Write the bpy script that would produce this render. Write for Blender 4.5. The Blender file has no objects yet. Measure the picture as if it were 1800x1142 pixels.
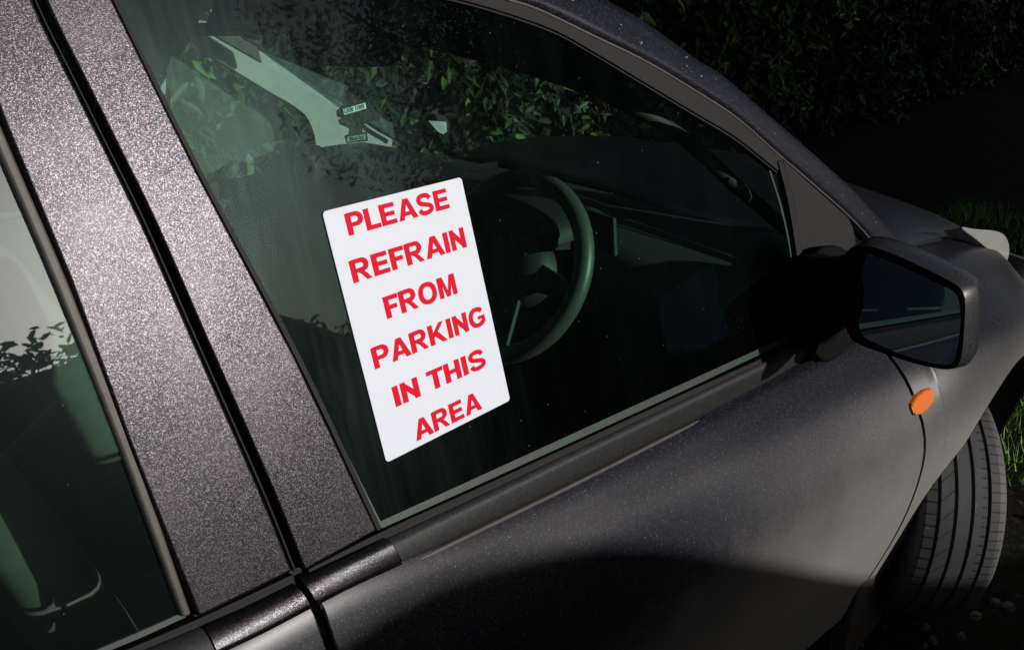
import bpy, bmesh, math, random
import numpy as np
from mathutils import Vector, Matrix
random.seed(4); RNG = np.random.default_rng(7)
S = bpy.context.scene
COL = S.collection
# ------------------------------------------------------------ camera, sky, sun
R = np.array([[0.68770329, 0.29138651, -0.66494969],
              [-0.72461454, 0.33188741, -0.60397394],
              [0.04469857, 0.89718707, 0.43938297]])
CAM = np.array([-0.23939019, -0.65107207, 1.62400627])
FPX = 1560.0
cd = bpy.data.cameras.new('camera'); cam = bpy.data.objects.new('camera', cd); COL.objects.link(cam)
cd.sensor_width = 36.0; cd.lens = 36.0 * FPX / 1800.0; cd.clip_start = 0.02; cd.clip_end = 2000
cam.matrix_world = Matrix([list(R[i]) + [CAM[i]] for i in range(3)] + [[0, 0, 0, 1]])
S.camera = cam
SUN = np.array([0.385, -0.888, 0.30]); SUN = SUN / np.linalg.norm(SUN)
w = bpy.data.worlds.new('World'); S.world = w; w.use_nodes = True
wt = w.node_tree; bg = wt.nodes['Background']
sky = wt.nodes.new('ShaderNodeTexSky'); sky.sky_type = 'NISHITA'; sky.sun_disc = False
sky.sun_elevation = math.asin(SUN[2]); sky.sun_rotation = math.atan2(SUN[0], SUN[1])
sky.air_density = 1.0; sky.dust_density = 2.6
wt.links.new(sky.outputs[0], bg.inputs[0]); bg.inputs[1].default_value = 0.05
ld = bpy.data.lights.new('sun', 'SUN'); ld.energy = 3.7; ld.angle = math.radians(0.53); ld.color = (1.0, 0.965, 0.925)
sun = bpy.data.objects.new('sun', ld); COL.objects.link(sun)
sun.rotation_euler = Vector(SUN).to_track_quat('Z', 'Y').to_euler(); sun.location = (3, -6, 6)
S.view_settings.view_transform = 'Standard'; S.view_settings.look = 'None'
S.view_settings.exposure = 0.0; S.view_settings.gamma = 1.0
S.cycles.max_bounces = 10; S.cycles.transparent_max_bounces = 16

# ------------------------------------------------------------ geometry helpers
TUM = math.radians(20); GN = np.array([0, math.cos(TUM), -math.sin(TUM)]); GD = -0.95 * math.sin(TUM)
def ray(px, py): return R @ np.array([(px - 900) / FPX, -(py - 571) / FPX, -1.0])
def onp(px, py, n, d):
    r = ray(px, py); return CAM + r * ((d - CAM @ n) / (n @ r))
def G(px, py, off=0.0): return onp(px, py, GN, GD - off)      # on the plane of the side glass, off metres outside it
def Y(px, py, y): return onp(px, py, np.array([0, 1.0, 0]), y)
def smooth_closed(pts, n=2):
    p = [np.array(q, float) for q in pts]
    for _ in range(n):
        o = []
        for i in range(len(p)):
            a, b = p[i], p[(i + 1) % len(p)]
            o += [a * .75 + b * .25, a * .25 + b * .75]
        p = o
    return p
def rnd(pts, rad=.012, n=5):
    p = [np.array(q, float) for q in pts]; o = []
    for i in range(len(p)):
        a, b, c = p[i-1], p[i], p[(i+1) % len(p)]; u = a - b; v = c - b; d = min(rad, .45*np.linalg.norm(u), .45*np.linalg.norm(v))
        s0 = b + u/np.linalg.norm(u)*d; s1_ = b + v/np.linalg.norm(v)*d
        for k in range(n + 1): t = k/n; o.append(s0*(1-t)**2 + b*2*t*(1-t) + s1_*t*t)
    return o
def cr(pts, n=8):
    """Catmull-Rom through open list"""
    p = [np.array(q, float) for q in pts]; p = [2 * p[0] - p[1]] + p + [2 * p[-1] - p[-2]]
    o = []
    for i in range(1, len(p) - 2):
        for k in range(n):
            t = k / n
            o.append(.5 * ((2 * p[i]) + (-p[i-1] + p[i+1]) * t + (2*p[i-1] - 5*p[i] + 4*p[i+1] - p[i+2]) * t*t + (-p[i-1] + 3*p[i] - 3*p[i+1] + p[i+2]) * t**3))
    o.append(p[-2]); return o
def obj(name, verts, faces, mat, parent=None, smooth=False, bevel=0, sub=0, solid=0, solid_off=-1, label=None):
    me = bpy.data.meshes.new(name)
    me.from_pydata([tuple(map(float, v)) for v in verts], [], [tuple(map(int, f)) for f in faces]); me.update()
    if mat: me.materials.append(mat)
    o = bpy.data.objects.new(name, me); COL.objects.link(o)
    if smooth:
        for p in me.polygons: p.use_smooth = True
    if solid:
        m = o.modifiers.new('s', 'SOLIDIFY'); m.thickness = solid; m.offset = solid_off
    if bevel:
        m = o.modifiers.new('b', 'BEVEL'); m.width = bevel; m.segments = 3; m.limit_method = 'ANGLE'; m.angle_limit = math.radians(35); m.harden_normals = True
    if sub:
        m = o.modifiers.new('u', 'SUBSURF'); m.levels = sub; m.render_levels = sub
    if parent: o.parent = parent
    if label: o['label'] = label
    return o
def slab(name, pts, depth, mat, parent=None, bevel=0.002, **k):
    """closed outline (3D, roughly planar) extruded along the vector depth"""
    pts = [np.array(p, float) for p in pts]; n = len(pts); depth = np.array(depth, float)
    nrm = sum(np.cross(pts[i] - pts[0], pts[(i+1) % n] - pts[0]) for i in range(n))
    if nrm @ depth > 0: pts = pts[::-1]
    v = pts + [p + depth for p in pts]
    f = [tuple(range(n)), tuple(range(2*n - 1, n - 1, -1))] + [(i, i + n, (i+1) % n + n, (i+1) % n) for i in range(n)]
    return obj(name, v, f, mat, parent, bevel=bevel, **k)
def gslab(name, pxs, off, thick, mat, parent=None, bevel=0.002, sm=0, **k):
    pts = [G(x, y, off) for x, y in pxs]
    if sm: pts = smooth_closed(pts, sm)
    return slab(name, pts, GN * thick, mat, parent, bevel, **k)
def loft(name, rows, mat, parent=None, closed=False, capped=False, **k):
    n = len(rows[0]); v = [p for r in rows for p in r]; f = []
    for i in range(len(rows) - 1):
        for j in range(n if closed else n - 1):
            j2 = (j + 1) % n
            f.append((i*n + j, i*n + j2, (i+1)*n + j2, (i+1)*n + j))
    if capped: f += [tuple(range(n))[::-1], tuple((len(rows)-1)*n + j for j in range(n))]
    k.setdefault('smooth', True)
    return obj(name, v, f, mat, parent, **k)
def tube(name, path, r, mat, parent=None, seg=12, closed=False, flat=None, **k):
    P = [np.array(p, float) for p in path]; n = len(P); rows = []
    up0 = np.array([0, 0, 1.0])
    for i in range(n):
        a = P[(i-1) % n] if (closed or i > 0) else P[i]; b = P[(i+1) % n] if (closed or i < n-1) else P[i]
        t = (b - a) / (np.linalg.norm(b - a) + 1e-9)
        s = np.cross(t, flat if flat is not None else up0); s /= np.linalg.norm(s) + 1e-9; u = np.cross(s, t)
        rr = r[i] if hasattr(r, '__len__') else r
        rows.append([P[i] + rr * (s*math.cos(2*math.pi*j/seg) + u*math.sin(2*math.pi*j/seg)) for j in range(seg)])
    if closed: rows.append(rows[0])
    return loft(name, rows, mat, parent, closed=True, capped=not closed, **k)
def box(name, c, s, mat, parent=None, rot=None, bevel=0.004, **k):
    c = np.array(c, float); hx, hy, hz = [q / 2 for q in s]
    v = [np.array([a*hx, b*hy, d*hz]) for a in (-1, 1) for b in (-1, 1) for d in (-1, 1)]
    if rot is not None: v = [np.array(Matrix.Rotation(rot[0], 3, rot[1]) @ Vector(q)) for q in v]
    return obj(name, [c + q for q in v], [(0,1,3,2),(4,6,7,5),(0,4,5,1),(2,3,7,6),(0,2,6,4),(1,5,7,3)], mat, parent, bevel=bevel, **k)
def empty(name, loc, label, cat, group=None):
    o = bpy.data.objects.new(name, None); COL.objects.link(o); o.location = loc; o.empty_display_size = .1
    o['label'] = label; o['category'] = cat
    if group: o['group'] = group
    return o
def settle(root):
    """children were modelled in world space: keep them there under the moved root"""
    bpy.context.view_layer.update()
    inv = root.matrix_world.inverted()
    for c in root.children: c.matrix_parent_inverse = inv

# ------------------------------------------------------------ material helpers
def mat(name, col=(.5, .5, .5), rough=.5, metal=0.0, coat=0, coat_rough=.1, spec=.5):
    m = bpy.data.materials.new(name); m.use_nodes = True; b = m.node_tree.nodes['Principled BSDF']
    b.inputs['Base Color'].default_value = (*col, 1); b.inputs['Roughness'].default_value = rough
    b.inputs['Metallic'].default_value = metal; b.inputs['Coat Weight'].default_value = coat
    b.inputs['Coat Roughness'].default_value = coat_rough; b.inputs['Specular IOR Level'].default_value = spec
    return m
class N:
    def __init__(s, m): s.t = m.node_tree; s.b = s.t.nodes.get('Principled BSDF')
    def n(s, typ, **k):
        x = s.t.nodes.new('ShaderNode' + typ)
        for a, v in k.items():
            if a[0] == '_': x.inputs[a[1:].replace('_', ' ')].default_value = v
            else: setattr(x, a, v)
        return x
    def l(s, a, b): s.t.links.new(a, b)
    def coord(s, scale=(1, 1, 1)):
        c = s.n('TexCoord'); mp = s.n('Mapping'); mp.inputs['Scale'].default_value = scale; s.l(c.outputs['Object'], mp.inputs[0]); return mp.outputs[0]
    def noise(s, sc, detail=4, vec=None, rough=.55):
        x = s.n('TexNoise', _Scale=sc, _Detail=detail, _Roughness=rough); s.l(vec if vec is not None else s.coord(), x.inputs['Vector']); return x
    def ramp(s, fac, stops):
        r = s.n('ValToRGB'); e = r.color_ramp.elements
        while len(e) < len(stops): e.new(.5)
        for q, (p, c) in zip(e, stops): q.position = p; q.color = (*c, 1) if len(c) == 3 else c
        s.l(fac, r.inputs[0]); return r.outputs[0]
    def mix(s, fac, a, b, blend='MIX'):
        x = s.n('Mix', data_type='RGBA', blend_type=blend)
        for inp, v in ((x.inputs[0], fac), (x.inputs[6], a), (x.inputs[7], b)):
            if hasattr(v, 'links') or hasattr(v, 'is_linked'): s.l(v, inp)
            elif isinstance(v, tuple): inp.default_value = (*v, 1)
            else: inp.default_value = v
        return x.outputs[2]
    def math(s, op, a, b=None, clamp=False):
        x = s.n('Math', operation=op, use_clamp=clamp)
        for i, v in enumerate((a, b)):
            if v is None: continue
            if isinstance(v, (int, float)): x.inputs[i].default_value = v
            else: s.l(v, x.inputs[i])
        return x.outputs[0]
    def bump(s, h, strength=.3, dist=.001, to=None):
        x = s.n('Bump', _Strength=strength, _Distance=dist); s.l(h, x.inputs['Height']); s.l(x.outputs[0], (to or s.b).inputs['Normal']); return x
def g3(v): return (v, v, v)
def plain(name, col, rough=.6, var=.25, sc=40, bumpd=.0003, dust=0.0, **k):
    if name == 'sign_vinyl': k['spec'] = .1
    m = mat(name, col, rough, **k); q = N(m)
    n1 = q.noise(sc, 5); n2 = q.noise(sc * .12, 3)
    lo = tuple(c * (1 - var) for c in col); hi = tuple(min(1, c * (1 + var)) for c in col)
    c1 = q.mix(n2.outputs[0], lo, hi)
    if dust:
        f = q.ramp(q.noise(sc * .6, 8, rough=.7).outputs[0], [(.45, g3(0)), (.75, g3(dust))]); c1 = q.mix(f, c1, (.32, .29, .26))
    q.l(c1, q.b.inputs['Base Color']); q.bump(n1.outputs[0], .5, bumpd)
    return m

# car paint: dark purple grey metallic with a paler tone low down
def make_paint():
    m = mat('car_paint', (.02, .018, .026), .42, .0, coat=.12, coat_rough=.3, spec=.15); q = N(m); co = q.coord()
    vo = q.n('TexVoronoi', _Scale=650.0); q.l(co, vo.inputs['Vector'])
    fl = q.n('SeparateColor'); q.l(vo.outputs['Color'], fl.inputs[0])
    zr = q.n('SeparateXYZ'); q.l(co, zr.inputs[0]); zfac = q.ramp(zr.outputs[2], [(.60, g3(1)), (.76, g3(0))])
    tone = q.mix(q.ramp(fl.outputs[0], [(.0, g3(0)), (.85, g3(.08)), (1, g3(.9))]), (.005, .0045, .008), (.06, .06, .09))
    # pale grey-brown blend: stronger low on the panel and towards the wheel
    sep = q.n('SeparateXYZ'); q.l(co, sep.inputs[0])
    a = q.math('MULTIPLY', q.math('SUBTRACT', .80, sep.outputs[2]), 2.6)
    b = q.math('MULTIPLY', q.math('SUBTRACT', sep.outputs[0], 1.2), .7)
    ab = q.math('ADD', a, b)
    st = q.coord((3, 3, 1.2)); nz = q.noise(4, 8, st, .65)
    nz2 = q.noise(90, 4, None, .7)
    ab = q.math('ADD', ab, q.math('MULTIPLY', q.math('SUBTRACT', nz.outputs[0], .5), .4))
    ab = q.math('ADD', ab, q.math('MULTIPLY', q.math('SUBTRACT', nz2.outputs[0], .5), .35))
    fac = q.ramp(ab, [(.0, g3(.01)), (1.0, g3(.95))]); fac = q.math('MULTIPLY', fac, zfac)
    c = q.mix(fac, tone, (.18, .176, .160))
    sp = q.n('TexVoronoi', _Scale=70.0); q.l(co, sp.inputs['Vector'])
    sps = q.ramp(sp.outputs['Distance'], [(.03, g3(.9)), (.07, g3(0))])
    c = q.mix(sps, c, (.3, .28, .26))
    q.l(c, q.b.inputs['Base Color'])
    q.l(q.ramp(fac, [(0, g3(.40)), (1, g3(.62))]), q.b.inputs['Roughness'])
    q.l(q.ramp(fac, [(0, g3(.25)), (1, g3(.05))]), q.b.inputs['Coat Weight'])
    q.bump(nz2.outputs[0], .15, .0004)
    return m
def make_wrap():
    m = mat('glitter_wrap', (.09, .08, .09), .35, .9); q = N(m); co = q.coord()
    vo = q.n('TexVoronoi', _Scale=1250.0); q.l(co, vo.inputs['Vector'])
    vo2 = q.n('TexVoronoi', _Scale=1100.0); q.l(co, vo2.inputs['Vector'])
    sc = q.n('SeparateColor'); q.l(vo.outputs['Color'], sc.inputs[0])
    base = q.ramp(sc.outputs[0], [(0, (.008, .007, .008)), (.4, (.022, .020, .023)), (.75, (.060, .055, .061)), (1, (.17, .155, .17))])
    hue = q.ramp(sc.outputs[1], [(0, (.45, .95, .55)), (.25, (1, .72, .93)), (.5, (.7, .85, 1)), (.75, (1, .8, .6)), (1, (.85, .7, 1))])
    c = q.mix(.9, base, hue, 'MULTIPLY'); c = q.mix(1.0, c, (.62, .65, .64), 'MULTIPLY')
    c = q.mix(q.ramp(q.noise(9, 6).outputs[0], [(.4, g3(0)), (.7, g3(.35))]), c, (.05, .045, .05))
    q.l(c, q.b.inputs['Base Color'])
    bp = q.n('Bump', _Strength=.18, _Distance=.0003); q.l(vo2.outputs['Distance'], bp.inputs['Height']); q.l(bp.outputs[0], q.b.inputs['Normal'])
    return m
def make_glass(name, tint=(.60, .86, .74), dust=1.0, haze=.018, streak=True, refl=1.0, film=.007, gcol=(.72, .88, 1)):
    m = bpy.data.materials.new(name); m.use_nodes = True; t = m.node_tree; t.nodes.clear(); q = N(m)
    out = q.n('OutputMaterial'); tr = q.n('BsdfTransparent'); tr.inputs[0].default_value = (*tint, 1)
    gl = q.n('BsdfGlossy'); gl.inputs['Roughness'].default_value = .012; gl.inputs[0].default_value = (*gcol, 1)
    ge = q.n('NewGeometry'); dt_ = q.n('VectorMath', operation='DOT_PRODUCT'); q.l(ge.outputs['Incoming'], dt_.inputs[0]); q.l(ge.outputs['Normal'], dt_.inputs[1])
    fres_ = q.math('ADD', q.math('MULTIPLY', q.math('POWER', q.math('SUBTRACT', 1.0, q.math('ABSOLUTE', dt_.outputs['Value'])), 5.0), .94), .05)
    mx = q.n('MixShader'); q.l(q.math('MULTIPLY', fres_, refl, True), mx.inputs[0]); q.l(tr.outputs[0], mx.inputs[1]); q.l(gl.outputs[0], mx.inputs[2])
    hz = q.n('BsdfGlossy'); hz.inputs['Roughness'].default_value = .36; hz.inputs[0].default_value = (.42, .66, .62, 1)
    df = q.n('BsdfDiffuse'); df.inputs[0].default_value = (.55, .62, .58, 1)
    # smeary film and specks: fine wiped streaks running down the pane, strongest near its rear edge
    n1 = q.noise(7, 6, q.coord((2.2, .5, .5)), .62); n2 = q.noise(120, 5, q.coord((1, .05, .05)), .6)
    sx = q.n('SeparateXYZ'); q.l(q.coord(), sx.inputs[0])
    msk = q.ramp(sx.outputs[0], [(.25, g3(1)), (.55, g3(.22))]) if streak else None
    f1 = q.ramp(n1.outputs[0], [(.40, g3(.30)), (.68, g3(1))]); f2 = q.ramp(n2.outputs[0], [(.40, g3(.65)), (.70, g3(1))])
    f = q.math('MULTIPLY', f1, f2)
    if streak: f = q.math('MULTIPLY', f, msk)
    else: f = q.math('ADD', q.math('MULTIPLY', f2, .35), .65)
    h2 = q.n('MixShader'); q.l(q.math('MULTIPLY', f, haze), h2.inputs[0]); q.l(mx.outputs[0], h2.inputs[1]); q.l(hz.outputs[0], h2.inputs[2])
    vo = q.n('TexVoronoi', _Scale=55.0); q.l(q.coord(), vo.inputs['Vector'])
    sp = q.ramp(vo.outputs['Distance'], [(.02, g3(.5)), (.055, g3(0))])
    vr = q.n('SeparateColor'); q.l(vo.outputs['Color'], vr.inputs[0])
    sp = q.math('MULTIPLY', sp, q.ramp(vr.outputs[0], [(.30, g3(0)), (.7, g3(1))]))
    ff = q.math('ADD', q.math('MULTIPLY', f, film), q.math('MULTIPLY', sp, .5))
    h3 = q.n('MixShader'); q.l(q.math('MULTIPLY', ff, dust, True), h3.inputs[0]); q.l(h2.outputs[0], h3.inputs[1]); q.l(df.outputs[0], h3.inputs[2])
    q.l(h3.outputs[0], out.inputs[0]); return m

M = {}
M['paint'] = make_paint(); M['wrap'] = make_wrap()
M['glass'] = make_glass('tinted_glass', haze=.010, refl=.6, gcol=(.42, .70, .88))  # reflection weakened and tinted blue to give a darker sky
M['rear_glass'] = make_glass('sky_boost_glass', haze=.003, streak=False, refl=4.2, film=.003, gcol=(.62, .76, 1))  # specked glass; reflection boosted and tinted for a brighter sky
M['screen'] = make_glass('windscreen_glass', (.84, .93, .87), 1.0, .02, False, .7, .15)
M['rubber'] = plain('black_rubber', (.005, .005, .0055), .6, .3, 60, .0003, spec=.2)
M['seal'] = plain('grey_seal', (.065, .056, .05), .5, .25, 60, .0003, dust=.1, spec=.3)
M['edge'] = plain('glass_edge', (.018, .042, .028), .4, .35, 80, .0002)
M['plastic'] = plain('dark_plastic', (.009, .0085, .009), .6, .2, 500, .0003, dust=.025, spec=.18)
M['housing'] = plain('housing_plastic', (.012, .012, .015), .36, .25, 300, .0003, dust=.12, coat=.3)
M['strip'] = plain('waist_plastic', (.015, .016, .017), .55, .2, 400, .0003, dust=.08, spec=.25)
M['dash'] = plain('dashboard_plastic', (.020, .026, .026), .6, .15, 300, .0006)
M['cabin'] = plain('cabin_plastic', (.012, .013, .014), .7, .2, 200, .0003)
M['trim'] = plain('pale_trim', (.33, .34, .33), .75, .08, 150, .0004)
M['pale'] = plain('pale_roof_trim', (.34, .38, .40), .9, .08, 300, .0004)
M['black'] = plain('black_plastic', (.002, .002, .0025), .8, .2, 300, .0003, spec=.08)  # plastic set near black to carry the wing mirror's own shade
M['liner'] = plain('headliner_cloth', (.035, .04, .045), .9, .1, 500, .0006)
M['fabric'] = plain('seat_fabric', (.10, .092, .08), .9, .35, 400, .0004)
M['wheelrim'] = plain('leather_rim', (.065, .07, .062), .42, .2, 500, .0005)
M['chrome'] = mat('metal', (.6, .6, .62), .25, 1.0)
M['lens'] = mat('orange_lens', (.90, .19, .008), .45, coat=.0, spec=.3); q = N(M['lens'])
wv = q.n('TexWave', _Scale=90.0); q.l(q.coord(), wv.inputs['Vector']); q.bump(wv.outputs[0], .8, .0015)
M['lamp'] = plain('lamp_lens', (.30, .29, .26), .3, .15, 60, .0005, coat=.4)
M['mirror'] = mat('mirror_silver', (.38, .44, .50), .02, 1.0)
M['white'] = plain('sign_vinyl', (.66, .69, .76), .6, .015, 30, .00005)
M['red'] = mat('sign_red', (.62, .002, .022), .6, spec=.08)
M['card'] = plain('dark_card', (.02, .014, .016), .85, .3, 200, .0003)
M['tag'] = mat('tag_white', (.75, .80, .72), .6); M['tagg'] = mat('tag_grey', (.22, .24, .24), .6); M['ink'] = mat('ink', (.01, .02, .02), .6)
M['cover'] = plain('load_cover', (.40, .44, .42), .9, .5, 380, .003)

car = empty('parked_car', (0.9, 0.7, 0.0), 'dark purple grey hatchback with glittery black pillar covers, seen from its right side', 'car')
P = car
# ------------------------------------------------------------ body side surface: style lines (y, z) by x
XS = np.array([-1.2, -.5, .2, .5, .8, 1.1, 1.3, 1.52, 1.7, 1.9, 2.1, 2.3, 2.5, 2.65])
LN = [  # (y list, z list) from sill to the waist
 ([-.02, -.02, -.03, -.05, -.08, -.11, -.13, -.15, -.165, -.18, -.19, -.18, -.13, -.02], [.16]*14),
 ([-.06, -.06, -.06, -.08, -.115, -.155, -.185, -.21, -.235, -.255, -.26, -.235, -.18, -.06], [.40]*14),
 ([-.08, -.08, -.075, -.09, -.125, -.165, -.19, -.225, -.255, -.28, -.28, -.25, -.19, -.07], [.60]*14),
 ([-.08, -.08, -.070, -.072, -.082, -.105, -.125, -.165, -.21, -.23, -.235, -.215, -.165, -.06], [.80, .80, .79, .77, .75, .735, .73, .725, .74, .745, .73, .70, .66, .62]),
 ([-.03, -.03, -.027, -.028, -.032, -.04, -.055, -.09, -.12, -.14, -.145, -.13, -.10, -.02], [.955, .955, .932, .872, .838, .818, .81, .805, .82, .825, .81, .77, .72, .68]),
]
for l_, d_ in zip(LN, (.045, .026, .013, .010, .0)): l_[0][:] = [v_ - d_ for v_ in l_[0]]
def dense(xs, ys, x):
    g = np.linspace(-1.2, 2.65, 400); v = np.interp(g, xs, ys); k = np.hanning(31); k /= k.sum()
    vp = np.concatenate([np.full(15, v[0]) , v, np.full(15, v[-1])]); v = np.convolve(vp, k, 'valid'); return float(np.interp(x, g, v))
def section(x, n=8): return cr([np.array([dense(XS, l[0], x), dense(XS, l[1], x)]) for l in LN], n)
def cut(sec, zlo, n, extra=None):
    s = [p for p in sec]; 
    if extra: s = s + extra
    s = np.array(s); d = np.concatenate([[0], np.cumsum(np.hypot(*(s[1:] - s[:-1]).T))])
    i = 0
    while i < len(s) - 2 and s[i+1][1] < zlo: i += 1
    t0 = d[i] + (d[i+1] - d[i]) * max(0, min(1, (zlo - s[i][1]) / (s[i+1][1] - s[i][1] + 1e-9)))
    tt = np.linspace(t0, d[-1], n); return np.stack([np.interp(tt, d, s[:, 0]), np.interp(tt, d, s[:, 1])], 1)
# front door: rear edge x=.165, front edge x=1.515 (curved)
def side_panel(name, xf, xs, zlo, n, parent, mt, extra=None, thick=.012):
    rows = []
    for k in range(len(xs)):
        x0 = xs[k]; c = cut(section(x0), zlo(x0), n, extra(x0) if extra else None)
        rows.append([np.array([xf(x0, z), y, z]) for y, z in c])
    return loft(name, rows, mt, parent, solid=thick, solid_off=1, bevel=.003)
def door_x(x, z):    # front gap leans with height
    e = (x - .165) / (1.515 - .165); rear = .165 + (.95 - z) * .02; front = 1.51 + .02 * math.sin((z - .2) * 4) - .45*max(0, .45 - z)**1.3 ; return rear + (front - rear) * e
roll = lambda x: [np.array([dense(XS, LN[4][0], x) + .010, dense(XS, LN[4][1], x) + .006]), np.array([dense(XS, LN[4][0], x) + .03, dense(XS, LN[4][1], x) + .006])]
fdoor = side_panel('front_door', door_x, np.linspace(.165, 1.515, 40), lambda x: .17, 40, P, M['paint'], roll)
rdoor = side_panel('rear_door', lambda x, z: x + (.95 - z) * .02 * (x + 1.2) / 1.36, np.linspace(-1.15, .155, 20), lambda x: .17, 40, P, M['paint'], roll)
AX, AZ, AR = 1.985, .30, .372
def arch(x): return AZ + math.sqrt(max(0, AR*AR - (x - AX)**2)) if abs(x - AX) < AR else .17
def fend_extra(x):
    t = (x - 1.52) / (2.62 - 1.52)
    y4, z4 = dense(XS, LN[4][0], x), dense(XS, LN[4][1], x)
    hz = np.interp(x, [1.52, 1.75, 1.98, 2.25, 2.5, 2.65], [.86, .885, .875, .83, .77, .70])
    return [np.array([y4*.5 + .0, z4*.35 + hz*.65 + .005]), np.array([.02, hz]), np.array([.028, hz - .012]), np.array([.028, hz - .03])]
fx = [1.523, 1.55, 1.58, 1.605] + [AX - AR*math.cos(a) for a in np.linspace(.02, math.pi - .02, 46)] + [2.37, 2.42, 2.5, 2.57, 2.62]
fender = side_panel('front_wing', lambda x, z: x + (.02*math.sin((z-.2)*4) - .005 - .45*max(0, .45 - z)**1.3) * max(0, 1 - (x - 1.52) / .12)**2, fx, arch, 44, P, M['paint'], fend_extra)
# arch return lip and liner
lip = []
for a in np.linspace(-.35, math.pi + .2, 50):
    x = AX - AR*math.cos(a); z = max(.17, AZ + AR*math.sin(a)); c = cut(section(min(2.6, x)), z, 3)[0]
    lip.append([np.array([x, c[0] - .001, z]), np.array([x + .006*math.cos(a), c[0] + .004, z - .006*math.sin(a)]), np.array([x + .01*math.cos(a), c[0] + .06, z - .01*math.sin(a)]), np.array([x - .01*math.cos(a), c[0] + .5, z + .02*math.sin(a)])])
loft('arch_liner', lip, M['rubber'], fender)
obj('inner_wing', [(1.5, .33, 0.1), (2.6, .33, 0.1), (2.6, .33, .8), (1.5, .33, .8)], [(0, 1, 2, 3)], M['rubber'], fender)
# bonnet
hr = []
for x in np.linspace(1.56, 2.62, 24):
    hz = np.interp(x, [1.52, 1.75, 1.98, 2.25, 2.5, 2.65], [.86, .885, .875, .83, .77, .70])
    bulge = np.interp(x, [1.5, 2.2, 2.65], [.045, .045, .02])
    hr.append([np.array([x + .10*math.sin(math.pi*min(1,max(0,(y-.03)/1.34)))*(x>2.4), y, z]) for y, z in [(.034, hz - .02), (.034, hz - .004), (.042, hz + .001), (.08, hz + .012), (.16, hz + bulge*.8), (.3, hz + bulge), (.7, hz + bulge + .02), (1.1, hz + bulge), (1.3, hz), (1.36, hz - .03)]])
bonnet = loft('bonnet', hr, M['paint'], P, solid=.01)
# front end
fr = []
for y in np.linspace(-.12, 1.55, 14):
    e = math.sin(math.pi * (y + .12) / 1.67)
    fr.append([np.array([2.55 + .10*e, y, .735]), np.array([2.62 + .16*e, y, .62]), np.array([2.66 + .18*e, y, .4]), np.array([2.6 + .18*e, y, .18])])
loft('front_bumper', fr, M['paint'], P, solid=.01)
# headlamp wrapped over the wing's front corner
hp = [Y(x, y, yy) for x, y, yy in [(1682, 396, -.03), (1715, 403, -.035), (1745, 404, -.05), (1765, 410, -.06), (1774, 425, -.07), (1775, 448, -.08), (1766, 470, -.08), (1752, 452, -.06), (1722, 425, -.04)]]
hl = slab('headlight', smooth_closed(hp, 2), (.03, .05, -.03), M['lamp'], P, bevel=.008)
# far side body
slab('far_body_side', [(-1.2, 1.45, .2), (2.6, 1.42, .2), (2.6, 1.38, .72), (1.5, 1.38, .88), (-1.2, 1.38, .95)], (0, .06, 0), M['paint'], P, bevel=.02)
slab('floor_pan', [(-1.2, 0, .2), (2.6, 0, .2), (2.6, 1.4, .2), (-1.2, 1.4, .2)], (0, 0, .03), M['cabin'], P)
slab('bulkhead', [(1.5, .04, .22), (1.5, 1.36, .22), (1.5, 1.36, .84), (1.5, .04, .80)], (.02, 0, 0), M['cabin'], P)
slab('tail_panel', [(-1.3, -.0, .2), (-1.3, 1.4, .2), (-1.3, 1.2, 1.48), (-1.3, .2, 1.48)], (-.03, 0, 0), M['paint'], P, bevel=.02)
fr_in = [[np.array([x, np.interp(x, [-1.2, 1.2, 1.5], [.03, .0, -.05]) + .03, z]) for z in (.2, .6, .80)] for x in np.linspace(-1.15, 1.5, 10)]
loft('door_card', fr_in, M['cabin'], fdoor)

# ------------------------------------------------------------ front door upper: pane, frames, covers (traced on the glass plane)
pane_px = [(196, -8), (345, 290), (520, 620), (668, 927), (840, 850), (1000, 778), (1200, 685), (1392, 596), (1412, 560), (1402, 440), (1372, 305), (1295, 240), (1225, 198), (1120, 135), (1050, 93), (980, 54), (896, 23), (820, -2), (700, -25), (400, -40), (190, -30)]
v = [G(x, y, -.0015) for x, y in pane_px]
pane = obj('window_pane', v, [tuple(range(len(v)))], M['glass'], fdoor)
def gband(name, a, b, off, thick, mt, parent, bevel=.002, n=8):
    A = cr([np.array([*p, 0.]) for p in a], n); B = cr([np.array([*p, 0.]) for p in b], n)
    return gslab(name, [p[:2] for p in A] + [p[:2] for p in B[::-1]], off, thick, mt, parent, bevel)
# upper window frame (matte strip over the glass)
inn = [(620, -32), (700, -20), (800, -2), (896, 25), (980, 56), (1050, 95), (1120, 137), (1225, 200), (1295, 242), (1368, 300)]
outr = [(700, -48), (800, -22), (889, 0), (945, 18), (1050, 68), (1138, 111), (1225, 163), (1295, 209), (1367, 272)]
gband('window_frame', inn, outr + [(1378, 281)], .006, .02, M['plastic'], fdoor)
gband('frame_seal', [(x - 1, y + 6) for x, y in inn], inn, .002, .01, M['rubber'], fdoor, .001)
# light rain channel line along the frame's outer edge
line = [(889, -1), (945, 17), (1050, 67), (1138, 110), (1225, 162), (1295, 208), (1367, 271), (1430, 325), (1491, 379), (1536, 427)]
tube('rain_channel', [G(x, y, .006) for x, y in cr([np.array(p) for p in line], 5)], .0022, M['seal'], fdoor, 8)
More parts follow.
